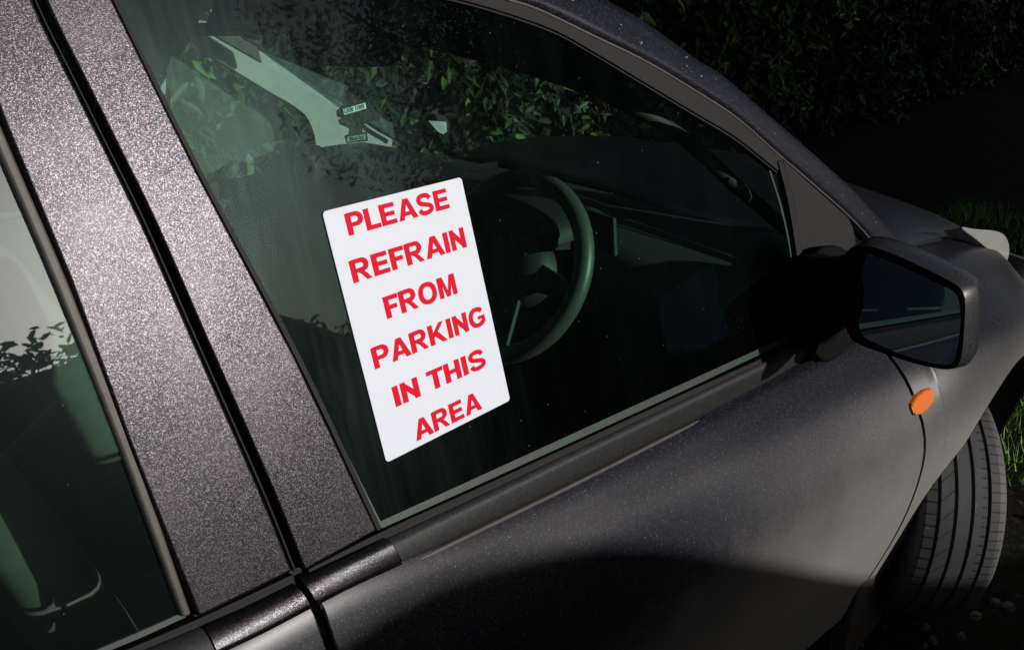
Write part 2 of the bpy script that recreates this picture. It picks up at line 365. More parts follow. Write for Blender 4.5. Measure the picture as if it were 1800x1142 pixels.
# triangular mirror panel
gslab('mirror_panel', [(1376, 279), (1430, 327), (1491, 381), (1500, 400), (1508, 440), (1516, 560), (1440, 640), (1424, 600), (1418, 500), (1412, 445), (1398, 350)], .006, .02, M['plastic'], fdoor, .003)
gband('panel_seal', [(1368, 283), (1385, 350), (1400, 440), (1408, 520), (1412, 600)], [(1376, 281), (1398, 350), (1412, 445), (1418, 520), (1422, 600)], .009, .012, M['rubber'], fdoor, .002)
gband('seal_edge', [(1352, 300), (1372, 365), (1388, 440), (1396, 520), (1400, 590)], [(1355, 300), (1375, 365), (1391, 440), (1399, 520), (1403, 590)], -.0005, .001, M['edge'], fdoor, 0)
# pillar covers
# groove from (75,0) to (520,1008)
gc_ = [(57, -30), (88, 40), (142, 147), (200, 264), (262, 390), (350, 590), (467, 855), (527, 1004)]
gc_ = [tuple(p) for p in cr([np.array(p, float) for p in gc_], 4)]
fpc = [(x + 9, y) for x, y in gc_] + [(541, 1000), (664, 932), (520, 628), (345, 297), (196, -6), (186, -30)]
gslab('pillar_cover', fpc, .008, .02, M['wrap'], fdoor, .004)
gband('cover_edge_seal', [(186, -30), (196, -6), (345, 297), (520, 628), (664, 932)], [(192, -30), (203, -6), (351, 293), (527, 624), (671, 928)], .004, .012, M['rubber'], fdoor, .001)
rpc = [(-80, -30)] + [(x - 11, y) for x, y in gc_] + [(349, 1086), (230, 790), (120, 490), (5, 215), (-20, 150)]
gslab('pillar_cover', rpc, .008, .02, M['wrap'], rdoor, .004)
# groove filler
gslab('pillar_gap', [(55, -40), (105, -40), (560, 1010), (545, 1080), (500, 1050), (400, 800)], -.008, .01, M['rubber'], P)
gband('gap_lip', [(x - 10, y) for x, y in gc_], [(x - 5, y) for x, y in gc_], .002, .006, M['plastic'], rdoor, .001, n=3)
# pale green glass run along the bottom and rear
gband('glass_run', [(664, 918), (840, 838), (1000, 765), (1200, 674), (1385, 590)], [(669, 929), (842, 851), (1002, 778), (1202, 686), (1388, 598)], .0, .001, M['edge'], fdoor, 0)
gband('glass_run_rear', [(345, 297), (520, 628), (664, 926)], [(349, 297), (524, 627), (672, 922)], .0004, .001, M['edge'], fdoor, 0)
# waist ledge and strip
def wstrip(name, top, bot, offt, yb, mt, parent, thick=.012):
    rows = []
    T = cr([np.array(p, float) for p in top], 6); B = cr([np.array(p, float) for p in bot], 6)
    for t, b in zip(T, B):
        p0 = G(t[0], t[1], offt); p1 = Y(b[0], b[1], yb); mid = (p0 + p1) / 2 + np.array([0, -.003, .001])
        rows.append([p0 + np.array([0, .012, -.004]), p0, p0*.75 + p1*.25 + np.array([0, -.003, .001]), mid, p0*.25 + p1*.75 + np.array([0, -.003, .0]), p1, p1 + np.array([0, .012, -.002])])
    return loft(name, rows, mt, parent)
gband('waist_ledge', [(541, 1000), (668, 935), (840, 857), (1000, 784), (1200, 692), (1400, 602)], [(546, 1022), (676, 956), (848, 880), (1008, 803), (1206, 708), (1405, 612)], .001, .02, M['rubber'], fdoor, .002)
wstrip('waist_strip', [(684, 949), (850, 872), (1010, 796), (1208, 703), (1412, 606)], [(709, 992), (870, 914), (1030, 836), (1225, 737), (1425, 640)], .009, -.024, M['strip'], fdoor)
wstrip('waist_strip', [(530, 1019), (605, 983), (682, 947)], [(560, 1062), (634, 1026), (707, 991)], .010, -.026, M['wrap'], fdoor)
tube('waist_bead', [Y(x, y, -.025) for x, y in cr([np.array(p, float) for p in [(562, 1066), (709, 996), (870, 918), (1030, 840), (1225, 741), (1425, 644)]], 5)], .0035, M['seal'], fdoor, 8)
wstrip('waist_strip', [(360, 1103), (440, 1068), (521, 1028)], [(384, 1150), (464, 1112), (548, 1068)], .010, -.026, M['wrap'], rdoor)
wstrip('waist_strip', [(60, 1240), (200, 1172), (357, 1105)], [(90, 1290), (228, 1217), (381, 1152)], .010, -.026, M['strip'], rdoor)
gband('waist_ledge', [(200, 1150), (349, 1086), (516, 1008)], [(208, 1172), (358, 1106), (524, 1028)], .001, .02, M['rubber'], rdoor, .002)
# rear door pane and trims
rp = [(-140, -30), (-30, 190), (100, 500), (225, 800), (326, 1086), (150, 1160)]
rp = [G(x, y, -.0015) for x, y in rp]
def gz(x, z): return np.array([x, (GD + .0015 + z*math.sin(TUM))/math.cos(TUM), z])
rp = rp[1:] + [gz(-1.1, .955), gz(-1.1, 1.50), gz(rp[1][0], 1.515)]
obj('window_pane', rp, [tuple(range(len(rp)))], M['rear_glass'], rdoor)
gband('window_trim', [(-36, 180), (-4, 262), (100, 505), (215, 795), (322, 1086)], [(-14, 180), (14, 248), (121, 497), (234, 785), (338, 1080)], .006, .012, M['seal'], rdoor, .004)
gband('trim_shadow_gap', [(-12, 180), (14, 248), (121, 497), (234, 785), (338, 1080)], [(8, 200), (22, 238), (130, 492), (243, 782), (349, 1086)], -.004, .008, M['rubber'], rdoor, .001)
gband('glass_run', [(150, 1150), (240, 1112), (322, 1076)], [(154, 1158), (245, 1121), (326, 1084)], .0, .001, M['edge'], rdoor, 0)

# near A pillar: from the rain channel rolling over to the silhouette
ch = cr([np.array(p, float) for p in [(800, -30), (889, -6), (945, 11), (1050, 61), (1138, 104), (1225, 156), (1295, 202), (1367, 266), (1430, 320), (1491, 374), (1540, 424), (1580, 470)]], 5)
si = cr([np.array(p, float) for p in [(1010, -28), (1064, 0), (1120, 31), (1183, 74), (1225, 105), (1270, 133), (1340, 193), (1424, 266), (1498, 333), (1550, 389), (1590, 432), (1625, 470)]], 5)
rows = []
for i, (a, b) in enumerate(zip(ch, si)):
    e = i / (len(ch) - 1)
    a0 = G(a[0], a[1], .0); b0 = onp(b[0], b[1], GN, GD + .035)
    o = np.array([-.2, -.75, .62]); o /= np.linalg.norm(o)
    rows.append([a0 + GN*.02, a0 + np.array([0, 0, .0]), a0*.8 + b0*.2 + o*.006, a0*.5 + b0*.5 + o*.007, a0*.2 + b0*.8 + o*.003, b0, b0 + np.array([-.01, .03, -.012]), b0 + np.array([-.03, .06, -.03])])
apil = loft('windscreen_pillar', rows, M['paint'], P)
lit_v, lit_f = [], []
for k in range(46):
    i_ = RNG.integers(4, len(ch) - 8); e_ = RNG.uniform(.1, .9) if k % 3 else .12
    p_ = rows[i_][2]*(1 - e_) + rows[i_][4]*e_ + o*.004; d1 = RNG.normal(size=3); d1 /= np.linalg.norm(d1); d2 = np.cross(d1, o); L1 = RNG.uniform(.0012, .004); b_ = len(lit_v)
    lit_v += [p_ + d1*L1, p_ + d2*L1*.5, p_ - d1*L1, p_ - d2*L1*.5, p_ + o*L1*.5]; lit_f += [(b_, b_+1, b_+4), (b_+1, b_+2, b_+4), (b_+2, b_+3, b_+4), (b_+3, b_, b_+4)]
gt_ = obj('grit', lit_v, lit_f, plain('grit', (.30, .30, .27), .9, .4, 30, 0.0), apil); gt_['kind'] = 'stuff'
# windscreen header, roof
hdr = [(.739, 1.22, 1.323), (.79, .9, 1.36), (.847, .65, 1.378), (.977, .35, 1.333), (1.12, .22, 1.25), (1.27, .15, 1.13), (1.42, .10, 1.02)]
hd = cr([np.array(p) for p in hdr], 6)
tube('header_trim', hd, .014, M['cabin'], P, 10)
# near upper body closing strip: from header trim up and out to the pillar / roof edge
up = []
gt = [G(x, y, -.02) for x, y in [(420, -40), (560, -38), (720, -22), (980, 50), (1120, 130), (1240, 205), (1360, 290)]]
gtd = cr(gt, 6)
roof_rows = []
for a, b in zip(gtd, hd[-len(gtd):]): roof_rows.append([a, a*.6 + b*.4 + np.array([0, 0, .01]), b])
hy = [p[1] for p in hd][::-1]
def hdr_at(y): return np.array([np.interp(y, hy, [p[0] for p in hd][::-1]), y, np.interp(y, hy, [p[2] for p in hd][::-1])])
# roof panel
rr = []
for x in np.linspace(-1.28, .80, 16):
    f_ = 1 - max(0, (x - .45) / .35) ** 2 * .03
    rr.append([np.array([x, y, z]) for y, z in [(.210, 1.522), (.235, 1.532), (.4, 1.538*f_), (.7, 1.53*f_), (1.0, 1.505*f_), (1.2, 1.46*f_), (1.30, 1.38)]])
roof = loft('roof', rr, M['paint'], P, solid=.004)
rl = [[np.array([x, y, z - (.0 if x < .5 else (x - .5)*.12)]) for y, z in [(.235, 1.520), (.4, 1.515), (.7, 1.50), (1.0, 1.47), (1.2, 1.42), (1.28, 1.38)]] for x in np.linspace(-1.25, .80, 16)]
loft('headliner', rl, M['liner'], roof)
vis = []
for y_ in np.linspace(.235, 1.17, 20):
    a = np.array([.78, y_, np.interp(y_, [.225, .4, .7, 1.0, 1.2, 1.26], [1.486, 1.481, 1.466, 1.436, 1.386, 1.346])]); b = hdr_at(y_)
    vis.append([a, a*.5 + b*.5 + np.array([.01, 0, .01]), b])
loft('windscreen_header', vis, M['liner'], roof)
slab('side_roof_trim', [Y(x, y, 1.18) for x, y in [(60, -60), (350, -60), (352, 38), (310, 76), (294, 125), (292, 170), (298, 215), (318, 270), (345, 320), (345, 350), (60, 350)]], (0, .02, 0), M['pale'], roof, bevel=.004)
# far side: pale trim wall with the passenger window opening
yf = 1.30
far_out = [Y(x, y, yf) for x, y in [(345, 52), (318, 80), (298, 120), (291, 160), (296, 215), (320, 300), (380, 400), (470, 420), (600, 300), (640, 245)]]
arrA = cr(far_out[:8], 4)
farwall = []
for p in arrA: farwall.append([p, p + np.array([-.05, .0, .03]), np.array([p[0] - .5, yf, p[2] + .05])])
tube('far_window_seal', arrA, .010, M['rubber'], P, 8)
slab('far_door_card', [(-1.2, yf + .02, .2), (1.5, yf + .02, .2), (1.5, yf + .02, .86), (1.2, yf + .02, .93), (.5, yf + .02, .95), (-1.2, yf + .02, .97)], (0, .02, 0), M['cabin'], P)
obj('far_window_pane', [(-1.2, 1.37, .93), (1.5, 1.37, .88), (.74, 1.25, 1.34), (-1.2, 1.25, 1.42)], [(0, 1, 2, 3)], M['screen'], P)
# windscreen
obj('windscreen', [(1.56, .05, .98), (1.42, .6, .99), (1.32, 1.27, .98), (.76, 1.2, 1.33), (.86, .65, 1.39), (.99, .35, 1.36), (1.3, .13, 1.17)], [(0, 1, 2, 3, 4, 5, 6)], M['screen'], P)
# far A pillar, sunlit pale trim
fp = [(318, 50), (395, 46), (455, 84), (540, 138), (620, 192), (655, 222), (690, 240), (690, 262), (640, 285), (556, 285), (556, 250), (546, 215), (528, 193), (470, 160), (400, 117), (376, 102), (366, 84), (345, 66)]
pts = []
for x, y in fp:
    t = (x - 340) / 300; pts.append(Y(x, y, 1.20 + .04*t))
slab('far_windscreen_pillar', smooth_closed(pts, 2), (-.01, .05, .01), M['trim'], P, bevel=.008)
tube('far_pillar_seal', [Y(x, y, 1.215) for x, y in cr([np.array(p, float) for p in [(396, 45), (455, 83), (540, 137), (620, 191), (655, 221), (700, 246)]], 4)], .006, M['rubber'], P, 8)
slab('visor_shade_patch', [Y(x, y, 1.14) for x, y in [(354, 50), (396, 50), (454, 84), (462, 112)]], (0, .02, 0), M['seal'], P, bevel=.003)  # grey plate stands in for a patch of shade on the far pillar
# dashboard
dt = [(1.19, 1.28, 1.0), (1.21, 1.24, 1.0), (1.27, .95, 1.01), (1.34, .65, 1.01), (1.40, .35, 1.0), (1.47, .06, .98)]
dl = [(.955, 1.28, .995), (.965, 1.2, 1.0), (1.0, .95, 1.0), (1.03, .72, 1.03), (1.08, .45, 1.04), (1.14, .06, .96)]
T_, L_ = cr([np.array(p) for p in dt], 6), cr([np.array(p) for p in dl], 6)
rows = []
for a, b in zip(T_, L_):
    rows.append([a + np.array([.05, 0, -.03]), a, a*.66 + b*.34 + np.array([0, 0, .008]), a*.33 + b*.67 + np.array([0, 0, .012]), b, b + np.array([-.025, 0, -.03]), b + np.array([-.02, 0, -.12]), b + np.array([.03, 0, -.3]), b + np.array([.15, 0, -.45])])
dash = loft('dashboard', rows, M['dash'], P)
# far air vent
vc = Y(537, 297, 1.10); vn = np.array([-.85, -.5, .12]); vn /= np.linalg.norm(vn)
vs = np.cross(vn, [0, 0, 1.]); vs /= np.linalg.norm(vs); vu = np.cross(vs, vn)
def ringpts(c, r1, r2, off, n=24): return [c + vn*off + vs*r1*math.cos(2*math.pi*i/n) + vu*r2*math.sin(2*math.pi*i/n) for i in range(n)]
loft('air_vent', [ringpts(vc, .008, .008, -.02), ringpts(vc, .024, .029, -.016), ringpts(vc, .026, .031, .008), ringpts(vc, .029, .034, .008), ringpts(vc, .032, .038, -.01), ringpts(vc, .045, .052, -.05)], M['strip'], dash, closed=True)
for k in (-.013, 0, .013): slab('vent_slat', [vc + vs*a*.023 + vu*(k + b) + vn*.0 for a, b in ((-1, -.002), (1, -.002), (1, .002), (-1, .002))], -vn*.02, M['cabin'], dash, bevel=0)
# instrument hood with pale display edge
ih = []
for t in np.linspace(0, math.pi, 18):
    yy = .52 + .16*math.cos(t); zz = 1.015 + .055*math.sin(t)**.7
    ih.append([np.array([1.28, yy, zz - .05]), np.array([1.15, yy, zz]), np.array([1.0, yy, zz + .005]), np.array([.985, yy, zz - .004]), np.array([1.05, yy*.94 + .03, zz - .02])])
loft('instrument_hood', ih, M['cabin'], dash)
slab('instrument_face', [(1.07, .28, 1.0), (1.07, .62, 1.0), (1.08, .6, 1.07), (1.08, .3, 1.07)], (.01, 0, 0), M['cabin'], dash)
slab('display_edge', [Y(x, y, .62) for x, y in [(820, 300), (846, 288), (875, 283), (875, 297), (838, 301)]], (.004, .004, -.003), M['tagg'], dash, bevel=.001)
slab('windscreen_paper', [Y(x, y, .85) for x, y in [(752, 212), (784, 214), (786, 231), (778, 236), (770, 232)]], (.004, .004, -.003), M['cover'], dash, bevel=.001)
# steering wheel
SWc = np.array([.95, .45, .96]); swn = np.array([-.88, 0, .47]); swn /= np.linalg.norm(swn)
s1 = np.array([0, 1., 0]); s2 = np.cross(s1, swn); s2 /= np.linalg.norm(s2)
sw = tube('steering_wheel', [SWc + .178*(s1*math.cos(a) + s2*math.sin(a)) for a in np.linspace(0, 2*math.pi, 64, endpoint=False)], .0185, M['wheelrim'], P, 14, closed=True, flat=swn)
hub = [[SWc - swn*.02 + (s1*math.cos(a)*.085 + s2*math.sin(a)*.075)*k + swn*h for a in np.linspace(0, 2*math.pi, 32, endpoint=False)] for k, h in ((1.02, -.03), (1, 0), (.85, .018), (.4, .026), (.01, .027))]
loft('hub', hub, M['dash'], sw, closed=True)
for a in (0, math.pi, -math.pi/2 + .35, -math.pi/2 - .35):
    d_ = s1*math.cos(a) + s2*math.sin(a); e_ = np.cross(swn, d_)
    slab('spoke', [SWc + d_*.06 + e_*.03 - swn*.01, SWc + d_*.17 + e_*.014, SWc + d_*.17 - e_*.014, SWc + d_*.06 - e_*.03 - swn*.01], -swn*.012, M['dash'], sw, bevel=.004)
tube('stalk', [SWc - swn*.06 + s1*.05, SWc - swn*.05 + s1*.12, SWc - swn*.045 + s1*.16 + s2*.01], [.008, .007, .009], M['dash'], sw, 10)
tube('column_shroud', [SWc - swn*.04, SWc - swn*.2 + np.array([0, 0, -.01])], [.05, .06], M['cabin'], sw, 16)
# seats
def seat(y, x0=0.28, front=True):
    c = []
    for z, xb, hw, th in [(.50, x0 + .12, .20, .10), (.62, x0 + .09, .235, .12), (.8, x0 + .04, .24, .11), (.95, x0, .22, .10), (1.04, x0 - .03, .17, .085), (1.07, x0 - .04, .10, .06)]:
        c.append([np.array([xb + th*.5*math.copysign(abs(math.cos(a))**.5, math.cos(a)), y + hw*math.copysign(abs(math.sin(a))**.55, math.sin(a)), z]) for a in np.linspace(0, 2*math.pi, 28, endpoint=False)])
    s = loft('front_seat', c, M['fabric'], P, closed=True, capped=True, label=None)
    h = []
    for z, hw, th in [(1.08, .09, .05), (1.10, .12, .08), (1.17, .125, .085), (1.23, .11, .07), (1.25, .07, .04)]:
        h.append([np.array([x0 - .06 + th*.5*math.cos(a), y + hw*math.copysign(abs(math.sin(a))**.6, math.sin(a)), z]) for a in np.linspace(0, 2*math.pi, 24, endpoint=False)])
    loft('headrest', h, M['fabric'], s, closed=True, capped=True)
    for k in (-.04, .04): tube('headrest_post', [(x0 - .05, y + k, 1.02), (x0 - .06, y + k, 1.12)], .006, M['chrome'], s, 8)
    cu = []
    for x, hw, z, th in [(x0 + .08, .2, .46, .12), (x0 + .25, .24, .46, .15), (x0 + .45, .24, .48, .15), (x0 + .56, .22, .49, .12), (x0 + .6, .17, .48, .06)]:
        cu.append([np.array([x, y + hw*math.copysign(abs(math.cos(a))**.5, math.cos(a)), z + th*.5*math.copysign(abs(math.sin(a))**.6, math.sin(a))]) for a in np.linspace(0, 2*math.pi, 28, endpoint=False)])
    loft('cushion', cu, M['fabric'], s, closed=True, capped=True)
seat(.40, -.03); seat(1.0, .2)
# rear bench
rb = [[np.array([x, y, z]) for x, z in [(-.30, .5), (-.33, .56), (-.6, .54), (-.72, .6), (-.80, .85), (-.85, 1.0), (-.92, 1.03), (-1.0, .98), (-1.0, .5)]] for y in np.linspace(.08, 1.28, 12)]
loft('rear_seat', rb, M['fabric'], P)
slab('load_cover', [(-1.0, .1, .95), (-1.28, .12, .97), (-1.28, 1.25, .97), (-1.0, 1.27, .95)], (0, 0, -.02), M['cover'], P)
# inner mirror
im = slab('rear_view_mirror', rnd([Y(x, y, .52) for x, y in [(509, 50), (511, 92), (527, 114), (620, 119), (688, 118), (700, 100), (700, 58), (600, 48)]], .01), (.03, .02, .0), M['black'], P, bevel=.006)
tube('mirror_stem', [Y(620, 60, .54) + np.array([.02, 0, 0]), (.90, .62, 1.38)], .012, M['cabin'], im, 10)
# passenger mirror seen through the far window
pm = slab('far_wing_mirror', rnd([Y(x, y, 1.52) for x, y in [(391, 206), (464, 203), (470, 246), (440, 264), (394, 257)]], .02), (.06, .02, 0), M['plastic'], P, bevel=.015)

# ------------------------------------------------------------ right wing mirror
def Xp(px, py, x, k=0.0):    # on a plane through x at the mirror, turned slightly outwards
    n = np.array([1.0, k, 0]); return onp(px, py, n / np.linalg.norm(n), (x + k * -.2) / np.linalg.norm(n))
mg_px = [(1487, 470), (1492, 452), (1506, 444), (1525, 446), (1555, 457), (1600, 476), (1650, 500), (1676, 512), (1684, 524), (1687, 545), (1686, 590), (1682, 622), (1676, 632), (1660, 634), (1620, 628), (1560, 612), (1515, 598), (1500, 588), (1491, 560), (1487, 510)]
fr_px = [(1478, 470), (1484, 446), (1500, 433), (1528, 432), (1565, 444), (1606, 462), (1656, 486), (1686, 503), (1696, 518), (1697, 545), (1694, 592), (1690, 632), (1680, 647), (1660, 650), (1618, 642), (1556, 622), (1510, 606), (1492, 592), (1483, 560), (1478, 510)]
wm = None
def mirror_rows(pxs, x, k=0, n=1):
    return [np.array(p) for p in smooth_closed([Xp(px, py, x, k) for px, py in pxs], n)]
MK = .12
A0 = mirror_rows(mg_px, 1.245, MK); B0 = mirror_rows(fr_px, 1.235, MK)
cB = sum(B0) / len(B0)
rows = [[p*.97 + cB*.03 + np.array([.012, 0, 0]) for p in A0], [p + np.array([.002, 0, 0]) for p in A0], [p*.4 + q_*.6 + np.array([-.003, 0, 0]) for p, q_ in zip(A0, B0)], B0]
wm = loft('wing_mirror', rows, M['black'], P, closed=True)
rows = []
for dx, sc_, sh in [(.0, 1.0, (0, 0, 0)), (.004, 1.012, (0, 0, 0)), (.03, 1.05, (0, -.004, .001)), (.06, 1.03, (0, -.004, .001)), (.09, .92, (0, .0, .0)), (.115, .72, (0, .01, -.004)), (.125, .4, (0, .015, -.006)), (.127, .02, (0, .015, -.006))]:
    rows.append([cB + (p - cB)*sc_ + np.array([dx, 0, 0]) + np.array(sh) for p in B0])
loft('mirror_housing', rows, M['housing'], wm, closed=True)
n0 = np.array([-1.79, .085, .267]); n0 /= np.linalg.norm(n0)
# the silvered glass sits inside the frame, tilted to the driver
gc = sum(A0)/len(A0); gp = []
for p in A0:
    q_ = gc + (p - gc)*1.03; dd = ((q_ - gc) @ n0) ; q_ = q_ + np.array([1, 0, 0]) * (-(dd) / n0[0]) + np.array([.012, 0, 0]); gp.append(q_)
obj('mirror_glass', gp, [tuple(range(len(gp)))], M['mirror'], wm)
# arm and base
arm = []
for px, py, y0, w1, h1 in [(1452, 520, .0, .045, .075), (1468, 525, -.03, .04, .07), (1486, 530, -.07, .035, .062), (1500, 535, -.11, .03, .055)]:
    c = Xp(px, py, 1.27); c[1] = y0; arm.append([c + np.array([w1*math.cos(a), 0, h1*math.sin(a) - .03]) for a in np.linspace(0, 2*math.pi, 20, endpoint=False)])
bp = [(1405, 470), (1412, 445), (1424, 434), (1450, 431), (1472, 445), (1490, 480), (1498, 540), (1492, 585), (1468, 606), (1452, 628), (1430, 638), (1412, 625), (1404, 600), (1385, 595), (1381, 560), (1385, 500)]
slab('mirror_base', smooth_closed([G(x, y, .012) for x, y in bp], 1), GN*-.028, M['black'], wm, bevel=.006)
rows = []
bpts = smooth_closed([G(x, y, .03) for x, y in [(1400, 480), (1425, 440), (1460, 445), (1490, 490), (1496, 550), (1470, 600), (1430, 620), (1398, 580)]], 1)
cb = sum(bpts)/len(bpts); tgt = np.array([cB[0] + .05, cB[1] + .10, cB[2] - .01])
for k, s_ in ((0, 1.0), (.3, .8), (.6, .72), (1.0, .7)):
    rows.append([cb*(1-k) + tgt*k + (p - cb)*s_ for p in bpts])
loft('mirror_arm', rows, M['black'], wm, closed=True)

# side indicator
def onbody(px, py, lift=0.0):
    rr_ = ray(px, py)
    for t in np.linspace(.6, 4.0, 1700):
        p = CAM + rr_*t; sc_ = section(min(2.6, max(-1.1, p[0])), 4); zz = [q_[1] for q_ in sc_]; yy = [q_[0] for q_ in sc_]
        if p[1] > np.interp(p[2], zz, yy) - lift: return p
    return p
ip = [onbody(x, y, .006) for x, y in [(1605, 722), (1604, 712), (1612, 698), (1626, 686), (1638, 683), (1643, 688), (1643, 704), (1634, 718), (1620, 729), (1610, 731)]]
slab('side_indicator', rnd(ip, .004), (0, .014, 0), M['lens'], P, bevel=.004)

# ------------------------------------------------------------ front wheel, steered left
TW = np.array([1.84, -.165, .30]); st = math.radians(38.5)
def wheel(center, st, parent):
    fw = np.array([math.cos(st), math.sin(st), 0]); ow = np.array([math.sin(st), -math.cos(st), 0]); zz = np.array([0, 0, 1.])
    prof = [(-.078, .205), (-.092, .225), (-.098, .26), (-.094, .285), (-.086, .295)]
    gr = [-.058, -.022, .014, .050]
    u = -.083; xs = [u]
    prof_t = [(-.083, .297)]
    for g_ in gr:
        for a, b in ((-.0042, 0), (-.0034, -.008), (.0034, -.008), (.0042, 0)):
            r_ = .3025 - .0055*abs((g_ + a)/.085)**3
            prof_t.append((g_ + a, r_ + b))
    prof_t.append((.074, .2995)); prof_t.append((.083, .2965))
    prof_o = [(.087, .293), (.094, .285), (.098, .26), (.092, .225), (.078, .205)]
    pr = prof + prof_t + prof_o; n = 120
    rows = [[center + ow*a + r_*(fw*math.cos(t) + zz*math.sin(t)) for a, r_ in pr] for t in np.linspace(0, 2*math.pi, n + 1)]
    verts = [p for r in rows for p in r]; m_ = len(pr)
    faces = [(i*m_ + j, i*m_ + j + 1, (i+1)*m_ + j + 1, (i+1)*m_ + j) for i in range(n) for j in range(m_ - 1)]
    wh = loft('wheel', [[center + ow*a + r_*(fw*math.cos(t) + zz*math.sin(t)) for a, r_ in [(-.07, .02), (-.07, .205), (-.075, .21), (.075, .21), (.07, .2), (.04, .19), (.05, .06), (.05, .001)]] for t in np.linspace(0, 2*math.pi, 61)], M['chrome'], parent)
    ty = obj('tyre', verts, faces, tyre_mat(), wh)
    uv = ty.data.uv_layers.new(name='tread'); L = ty.data.loops
    for p_ in ty.data.polygons:
        i0 = p_.index // (m_ - 1)
        for li in p_.loop_indices:
            vi = L[li].vertex_index; uv.data[li].uv = ((vi // m_) / n, pr[vi % m_][0] + .5)
    return wh
def tyre_mat():
    m = mat('tyre_rubber', (.03, .03, .03), .68); q = N(m)
    uv = q.n('UVMap', uv_map='tread'); sp = q.n('SeparateXYZ'); q.l(uv.outputs[0], sp.inputs[0])
    a = sp.outputs[0]; b = q.math('SUBTRACT', sp.outputs[1], .5)
    def band(lo, hi): return q.math('MULTIPLY', q.math('GREATER_THAN', b, lo), q.math('LESS_THAN', b, hi))
    fr1 = q.math('FRACT', q.math('MULTIPLY', a, 88)); s1_ = q.math('MULTIPLY', q.math('LESS_THAN', fr1, .14), band(.056, .088))
    fr2 = q.math('FRACT', q.math('ADD', q.math('MULTIPLY', a, 88), .4)); s2_ = q.math('MULTIPLY', q.math('LESS_THAN', fr2, .16), band(.034, .047))
    fr3 = q.math('FRACT', q.math('ADD', q.math('MULTIPLY', a, 44), q.math('MULTIPLY', b, 22))); s3_ = q.math('MULTIPLY', q.math('LESS_THAN', fr3, .07), band(-.055, -.026))
    fr4 = q.math('FRACT', q.math('MULTIPLY', a, 70)); s4_ = q.math('MULTIPLY', q.math('LESS_THAN', fr4, .16), band(-.088, -.062))
    s_ = q.math('MAXIMUM', q.math('MAXIMUM', s1_, s2_), q.math('MAXIMUM', s3_, s4_))
    n1 = q.noise(45, 8, None, .7); n2 = q.noise(14, 4)
    c = q.mix(n2.outputs[0], (.035, .035, .036), (.095, .088, .082))
    c = q.mix(q.ramp(n1.outputs[0], [(.62, g3(0)), (.74, g3(.75))]), c, (.22, .20, .17))
    c = q.mix(s_, c, (.004, .004, .004))
    q.l(c, q.b.inputs['Base Color'])
    q.bump(q.math('SUBTRACT', q.math('MULTIPLY', n1.outputs[0], .4), s_), .8, .002); return m
wheel(TW, st, P)
# mud flap / sill end behind the wheel
slab('sill_end', smooth_closed([Y(x, y, -.215) for x, y in [(1500, 1045), (1545, 990), (1562, 975), (1568, 985), (1562, 1030), (1540, 1130), (1500, 1260), (1470, 1260)]], 2), (0, .04, 0), M['seal'], P, bevel=.006)
settle(car)
for c_ in car.children:
    bpy.context.view_layer.update()
    inv = c_.matrix_world.inverted()
    for g_ in c_.children: g_.matrix_parent_inverse = inv

# ------------------------------------------------------------ the sign stuck on the glass
CW = 205; 
def rect(a, b, c, d): return [(a, b), (c, b), (c, d), (a, d)]
def stroke(pts, wd):
    p = [np.array(q, float) for q in pts]; Lf, Rt = [], []
    for i in range(len(p)):
        t = p[min(i+1, len(p)-1)] - p[max(i-1, 0)]; t /= np.linalg.norm(t); nn = np.array([-t[1], t[0]]); ww = wd[i] if hasattr(wd, '__len__') else wd
        Lf.append(p[i] + nn*ww/2); Rt.append(p[i] - nn*ww/2)
    return ('strip', Lf, Rt)
def bowl(x0, x1, z0, z1):
    r = (z1 - z0)/2 - .085; cz = (z0 + z1)/2; cx_ = x1 - r - .10
    pts = [(x0, z1 - .085)] + [(cx_ + (r+.0)*math.cos(a)*1.0, cz + r*math.sin(a)) for a in np.linspace(math.pi/2, -math.pi/2, 16)] + [(x0, z0 + .085)]
    wds = [.205]*1 + [.205 + .045*math.cos(a) for a in np.linspace(math.pi/2, -math.pi/2, 16)] + [.17]
    return stroke(pts, wds)
def ell(cx_, cz, rx, rz, a0, a1, n=40, n_=2.25):
    o = []
    for a in np.linspace(a0, a1, n):
        c, s = math.cos(a), math.sin(a); o.append((cx_ + rx*math.copysign(abs(c)**(2/n_), c), cz + rz*math.copysign(abs(s)**(2/n_), s)))
    return o
